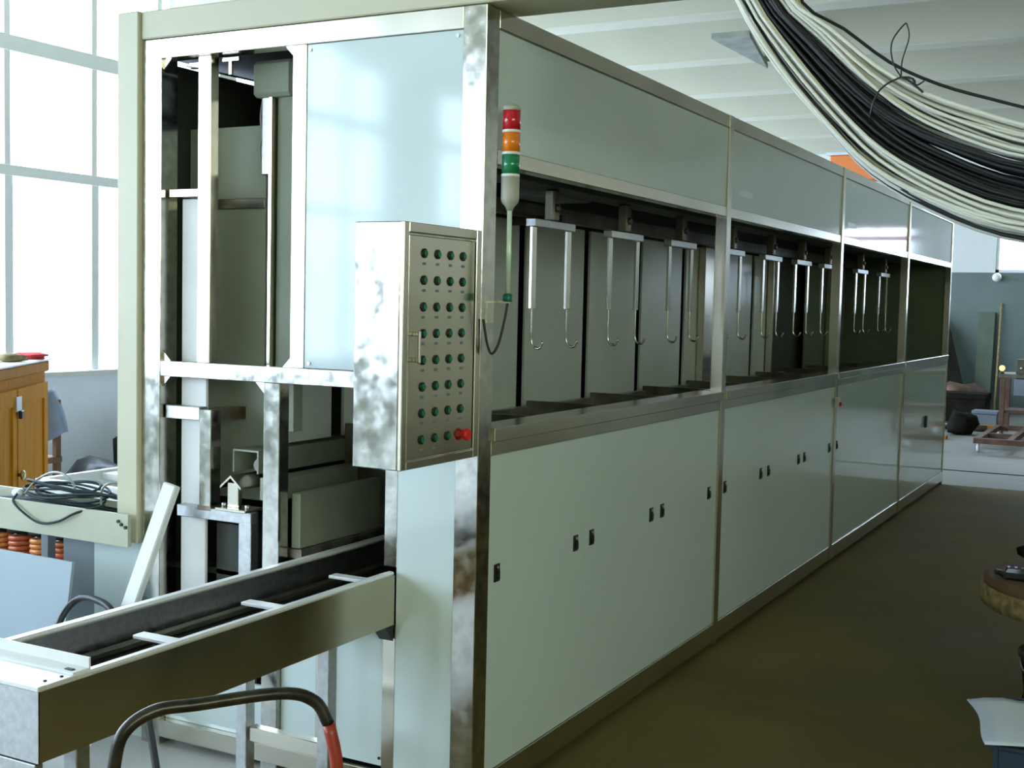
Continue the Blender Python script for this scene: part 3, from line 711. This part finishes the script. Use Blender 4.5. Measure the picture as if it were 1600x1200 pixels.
jk = obj('draped_jacket', bm, cloth_blue, None, smooth=True)
md = jk.modifiers.new('thickness', 'SOLIDIFY'); md.thickness = 0.012
tag(jk, 'grey blue jacket draped over the wooden chair back', 'jacket')
# clutter under the window wall
for i, (x, y, sx, sy, sz, m, lab) in enumerate([
    (-5.55, 3.75, 0.26, 0.2, 0.15, black, 'black crumpled sack under the left windows'),
    (-5.25, 3.35, 0.15, 0.13, 0.10, wood_cornice, 'orange brown sack lying before the black sack by the windows'),
    (-5.62, 4.35, 0.24, 0.25, 0.27, dark_board, 'tall dark sack by the cream upright under the windows')]):
    tag(blob('sack', (x, y, sz*0.85), (sx, sy, sz), m, 20+i), lab, 'sack')
# crate of red brown coils behind the tray arm
cr = thing('parts_crate', (-2.75, 0.85, 0), 'low dark crate on the floor holding red brown coils', 'crate')
box('crate_base', -3.25, -2.32, 0.65, 1.05, 0.0, 0.03, dark_board, cr)
for (x0, x1, y0, y1) in ((-3.25, -3.22, 0.65, 1.05), (-2.35, -2.32, 0.65, 1.05), (-3.22, -2.35, 1.02, 1.05), (-3.22, -2.35, 0.65, 0.67)):
    box('crate_side', x0, x1, y0, y1, 0.03, 0.28, dark_board, cr)
coil = None
places = ['nearest the grey leg', 'second from the grey leg', 'third from the grey leg', 'fourth from the grey leg', 'fifth from the grey leg', 'furthest from the grey leg']
for i in range(6):
    x = -2.44-0.14*i
    t = thing('wire_coil', (x, 0.80, 0.03), 'red brown wire coil in the dark crate, %s' % places[i], 'coil', 'coils in the crate')
    lathe_obj('core', [(0.03, 0), (0.03, 0.42)], (0, 0, 0), wood_brown, t, n=12, local=True)
    bm = bmesh.new()
    pts = [(0.055*math.cos(k*PI/5), 0.055*math.sin(k*PI/5), 0.02+0.38*k/160) for k in range(161)]
    tube(bm, pts, 0.013, 6); obj('winding', bm, copper if i % 2 else coil_orange, t, local=True, smooth=True)
    lathe_obj('flange', [(0.07, 0), (0.07, 0.012)], (0, 0, 0.42), dark_board, t, n=14, local=True)

# ------------------------------------------------------------------ right foreground
sb = thing('work_stool', (1.62, 2.2, 0), 'cluttered low work stand at the right edge of the aisle', 'stand')
lathe_obj('top', [(0.47, 0.46), (0.48, 0.47), (0.48, 0.50), (0.46, 0.51)], (1.62, 2.2, 0), wood_brown, sb, n=28)
for k in range(4):
    a = PI/4+k*PI/2; tube_obj('leg', [(1.62+0.30*math.cos(a), 2.2+0.30*math.sin(a), 0.47), (1.62+0.40*math.cos(a), 2.2+0.40*math.sin(a), 0.0)], 0.02, dark_board, sb, n=8)
lathe_obj('straw_skirt', [(0.485, 0.40), (0.495, 0.43), (0.49, 0.475), (0.482, 0.48)], (1.62, 2.2, 0), straw, sb, n=28)
tag(blob('rag_heap', (1.42, 2.36, 0.51+0.062), (0.15, 0.13, 0.062), dark_board, 31, 0.3, 3), 'heap of dark oily rags on the work stand', 'rags')
tag(blob('plastic_bag', (1.66, 2.55, 0.51+0.078), (0.10, 0.10, 0.08), cable_grey, 32, 0.3, 3), 'crumpled grey plastic bag behind the rags on the work stand', 'bag')
gl = thing('work_glove', (1.28, 2.06, 0.512), 'black work glove lying at the edge of the work stand', 'glove')
box('palm', 1.23, 1.33, 2.01, 2.11, 0.512, 0.54, rubber, gl, bev=0.01)
for k in range(4): tube_obj('finger', [(1.24+0.026*k, 2.105, 0.527), (1.235+0.028*k, 2.17, 0.528)], 0.012, rubber, gl, n=6)
tube_obj('thumb', [(1.235, 2.04, 0.527), (1.20, 2.08, 0.527)], 0.012, rubber, gl, n=6)
bk = thing('black_bucket', (1.52, 1.62, 0), 'black bucket on the floor in front of the work stand', 'bucket')
bm = bmesh.new(); lathe(bm, [(0.14, 0.0), (0.175, 0.33), (0.185, 0.335), (0.185, 0.35), (0.165, 0.35), (0.135, 0.02)], (1.52, 1.62, 0), 'Z', 24)
obj('body', bm, black, bk, smooth=True)
tube_obj('bail', smooth_path([(1.35, 1.62, 0.33), (1.36, 1.54, 0.30), (1.42, 1.47, 0.26), (1.52, 1.44, 0.25), (1.62, 1.47, 0.26), (1.69, 1.62, 0.33)], 5), 0.004, steel_dull, bk, n=6)
bn = thing('blue_bin', (1.66, 0.80, 0), 'dark blue bin at the lower right corner', 'bin')
for (x0, x1, y0, y1) in ((1.38, 1.395, 0.56, 1.05), (1.935, 1.95, 0.56, 1.05), (1.395, 1.935, 0.56, 0.575), (1.395, 1.935, 1.035, 1.05)):
    box('wall', x0, x1, y0, y1, 0.0, 0.32, bluebox, bn)
box('base', 1.395, 1.935, 0.575, 1.035, 0.0, 0.015, bluebox, bn)
for (x0, x1, y0, y1) in ((1.37, 1.395, 0.55, 1.06), (1.935, 1.96, 0.55, 1.06), (1.395, 1.935, 0.55, 0.575), (1.395, 1.935, 1.035, 1.06)):
    box('rim', x0, x1, y0, y1, 0.32, 0.332, bluebox, bn)
bm = bmesh.new(); grid = []
for i in range(13):
    row = []
    for j in range(13):
        a, b = i/12, j/12
        x = 1.26+0.58*a+0.115*b+0.012*math.sin(5*b+a); y = 0.905+0.16*a-0.395*b+0.012*math.sin(6*a)
        e = (1-a)
        z = 0.345+0.010*math.sin(9*a+4*b)*a+0.03*max(0, 0.3-b)*math.sin(12*a)**2+0.02*a*(1-a)
        row.append(bm.verts.new((x, y, z)))
    grid.append(row)
for i in range(12):
    for j in range(12): bm.faces.new((grid[i][j], grid[i+1][j], grid[i+1][j+1], grid[i][j+1]))
sh = obj('plastic_sheet', bm, paper, None, smooth=True); md = sh.modifiers.new('thickness', 'SOLIDIFY'); md.thickness = 0.003
tag(sh, 'creased white plastic sheet laid over the dark blue bin', 'sheet')

# ------------------------------------------------------------------ far end of the hall
def lean(name, x, w_, h_, t_, foot, m, label, cat, y=YF):
    bm = bmesh.new(); bx(bm, -w_/2, w_/2, 0, t_, 0, h_)
    bmesh.ops.bevel(bm, geom=bm.edges[:], offset=0.004, segments=1, affect='EDGES')
    o = obj(name, bm, m, None, local=True); o.location = (x, y-foot-t_, 0.0); o.rotation_euler = (-math.asin(min(0.9, (foot-0.01)/h_)), 0, 0)
    return tag(o, label, cat)
lean('green_board', -0.80, 0.24, 1.60, 0.03, 0.25, green_board, 'tall narrow green board leaning on the far wall', 'board')
lean('thin_lath', -0.60, 0.03, 1.75, 0.02, 0.30, straw, 'thin pale lath leaning beside the green board', 'lath')
bm = bmesh.new(); prism(bm, [(-1.95, 0.02), (-0.92, 0.02), (-1.30, 1.33), (-1.95, 1.9)], 'Y', 0, 0.02)
tri = obj('dark_plate', bm, dark_board, None); tri.location.y = 16.9; tri.rotation_euler = (math.radians(-14), 0, 0)
tag(tri, 'dark slanting plate leaning on the far wall beside the machine end', 'plate')
bn2 = thing('workbench', (0.6, 14.2, 0), 'steel workbench with tools before the far wall', 'workbench')
box('bench_top', -0.17, 1.5, 13.8, 14.5, 0.74, 0.79, steel_dark, bn2)
for (x, y) in ((-0.15, 13.82), (1.42, 13.82), (-0.15, 14.42), (1.42, 14.42)): box('leg', x, x+0.06, y, y+0.06, 0, 0.74, rust, bn2)
box('lower_shelf', -0.12, 1.45, 13.85, 14.45, 0.28, 0.32, rust, bn2)
box('drawer', 0.02, 0.6, 13.78, 14.3, 0.52, 0.73, grey_paint, bn2)
vz = thing('bench_vise', (0.10, 14.0, 0.79), 'dark bench vise on the workbench corner', 'vise')
box('base', 0.02, 0.18, 13.92, 14.08, 0.79, 0.84, steel_dark, vz)
box('fixed_jaw', 0.03, 0.17, 14.02, 14.08, 0.84, 0.98, steel_dark, vz)
box('moving_jaw', 0.03, 0.17, 13.90, 13.95, 0.84, 0.98, steel_dark, vz)
tube_obj('screw', [(0.10, 13.78, 0.87), (0.10, 14.02, 0.87)], 0.015, steel_dull, vz, n=8)
tag(blob('dark_sack', (0.35, 14.25, 0.79+0.135), (0.2, 0.16, 0.15), dark_board, 41), 'dark lumpy sack on the workbench', 'sack')
lm = thing('bench_lamp', (-0.14, 13.86, 0.79), 'small glowing orange lamp on the workbench edge', 'lamp')
lathe_obj('base', [(0.03, 0), (0.03, 0.015), (0.012, 0.02), (0.012, 0.035)], (-0.14, 13.86, 0.79), black, lm, n=12)
lathe_obj('bulb', [(0.012, 0.035), (0.030, 0.05), (0.036, 0.072), (0.028, 0.095), (0.01, 0.105)], (-0.14, 13.86, 0.79), lamp_em, lm, n=14)
wl = thing('wall_lamp', (-0.68, YF-0.08, 2.09), 'small round white lamp on the far wall below the window', 'lamp')
lathe_obj('mount', [(0.03, 0), (0.03, -0.03)], (-0.68, YF, 2.125), grey_plastic, wl, axis='Y', n=12)
lathe_obj('globe', [(0.03, -0.03), (0.065, -0.06), (0.07, -0.09), (0.05, -0.13), (0.02, -0.145)], (-0.68, YF, 2.125), lamp_white, wl, axis='Y', n=16)
tr = thing('frame_trolley', (0.3, 12.9, 0), 'low rusty angle iron trolley frame on white casters', 'trolley')
for (x0, x1, y0, y1) in ((-0.14, 0.9, 11.48, 11.55), (-0.14, 0.9, 14.0-0.6, 14.06-0.6), (-0.14, -0.07, 11.55, 13.4), (0.20, 0.27, 11.55, 13.4), (0.83, 0.9, 11.55, 13.4), (-0.07, 0.20, 12.2, 12.27)):
    box('frame_bar', x0, x1, y0, y1, 0.10, 0.16, rust, tr)
for (x, y) in ((-0.09, 11.52), (0.85, 11.52), (-0.09, 13.40), (0.85, 13.40)):
    lathe_obj('caster', [(0.02, -0.018), (0.048, -0.014), (0.05, 0), (0.048, 0.014), (0.02, 0.018)], (x, y, 0.05), white_ball, tr, axis='X', n=16)
tag(box('orange_plank', -1.1, -0.62, 12.7, 12.86, 0.0, 0.04, wood_cornice), 'short orange plank lying on the floor past the machine end', 'plank')
tag(box('pale_plank', -0.95, -0.25, 14.55, 14.68, 0.0, 0.05, wood_cornice), 'long pale brown plank lying on the floor behind the trolley', 'plank')
for i, (x, y, a, b, h, m, lab) in enumerate([
    (-0.95, 15.6, 0.9, 0.5, 0.42, dark_board, 'large black brown box on the floor below the dark plate'),
    (-0.45, 15.0, 0.32, 0.3, 0.22, grey_paint, 'grey box on the floor below the green board'),
    (-0.98, 13.2, 0.30, 0.24, 0.12, grey_plastic, 'flat warm grey box on the floor past the machine end')]):
    t = thing('storage_box', (x, y, 0), lab, 'box')
    box('body', x-a/2, x+a/2, y-b/2, y+b/2, 0, h*0.8, m, t, bev=0.006); box('lid', x-a/2-0.01, x+a/2+0.01, y-b/2-0.01, y+b/2+0.01, h*0.8, h, m, t, bev=0.006)
mt = thing('old_machine_tool', (0.55, 15.9, 0), 'dark old machine tool standing behind the workbench', 'machine tool')
box('pedestal', 0.15, 0.95, 15.6, 16.2, 0.0, 0.95, dark_board, mt, bev=0.02)
box('table', 0.05, 1.05, 15.5, 16.2, 0.95, 1.02, steel_dark, mt, bev=0.01)
box('column', 0.40, 0.70, 15.9, 16.2, 1.02, 1.75, dark_board, mt, bev=0.02)
box('head', 0.18, 0.80, 15.6, 16.1, 1.35, 1.70, grey_paint, mt, bev=0.03)
lathe_obj('handwheel', [(0.10, -0.015), (0.12, -0.01), (0.12, 0.01), (0.10, 0.015)], (0.28, 15.56, 1.20), black, mt, axis='Y', n=18)
for i, (x, y, l, a, m, lab) in enumerate([
    (-1.05, 14.35, 0.7, 0.1, rust, 'rusty steel pipe lying on the floor before the black brown box'),
    (-0.62, 14.15, 0.6, -0.2, steel_dark, 'dark steel pipe lying on the floor behind the pale plank')]):
    c_, s_ = math.cos(a)*l/2, math.sin(a)*l/2
    tag(tube_obj('steel_pipe', [(x-c_, y-s_, 0.045), (x+c_, y+s_, 0.045)], 0.045, m, None, n=12), lab, 'pipe')
for i, (x, y, sx, sy, sz, m, lab) in enumerate([
    (-1.25, 13.9, 0.28, 0.3, 0.22, dark_board, 'dark lumpy sack on the floor behind the far machine corner'),
    (-0.55, 13.55, 0.18, 0.2, 0.16, dark_board, 'small dark sack on the floor beside the workbench leg'),
    (-1.0, 14.9+1.6, 0.35, 0.25, 0.3, rust, 'rusty brown sack under the leaning green board')]):
    tag(blob('scrap_sack', (x, y, sz*0.85), (sx, sy, sz), m, 60+i, 0.25), lab, 'sack')
tag(box('red_banner', 2.0, 3.1, YF-0.03, YF-0.02, 2.70, 2.78, red_cloth, bev=0), 'red banner strip across the tall far window', 'banner')
oh = thing('overhead_hoist_beam', (-1.35, 11.12, 3.02), 'orange hoist beam hung under the ceiling beyond the machine', 'hoist')
box('beam', -1.75, -0.95, 11.0, 11.25, 3.02, 3.30, orange_paint, oh, bev=0.01)
box('top_flange', -1.78, -0.93, 10.95, 11.30, 3.30, 3.33, paper, oh)
box('hanger_plate', -1.15, -1.0, 11.08, 11.16, 3.33, ZC, steel_dark, oh)
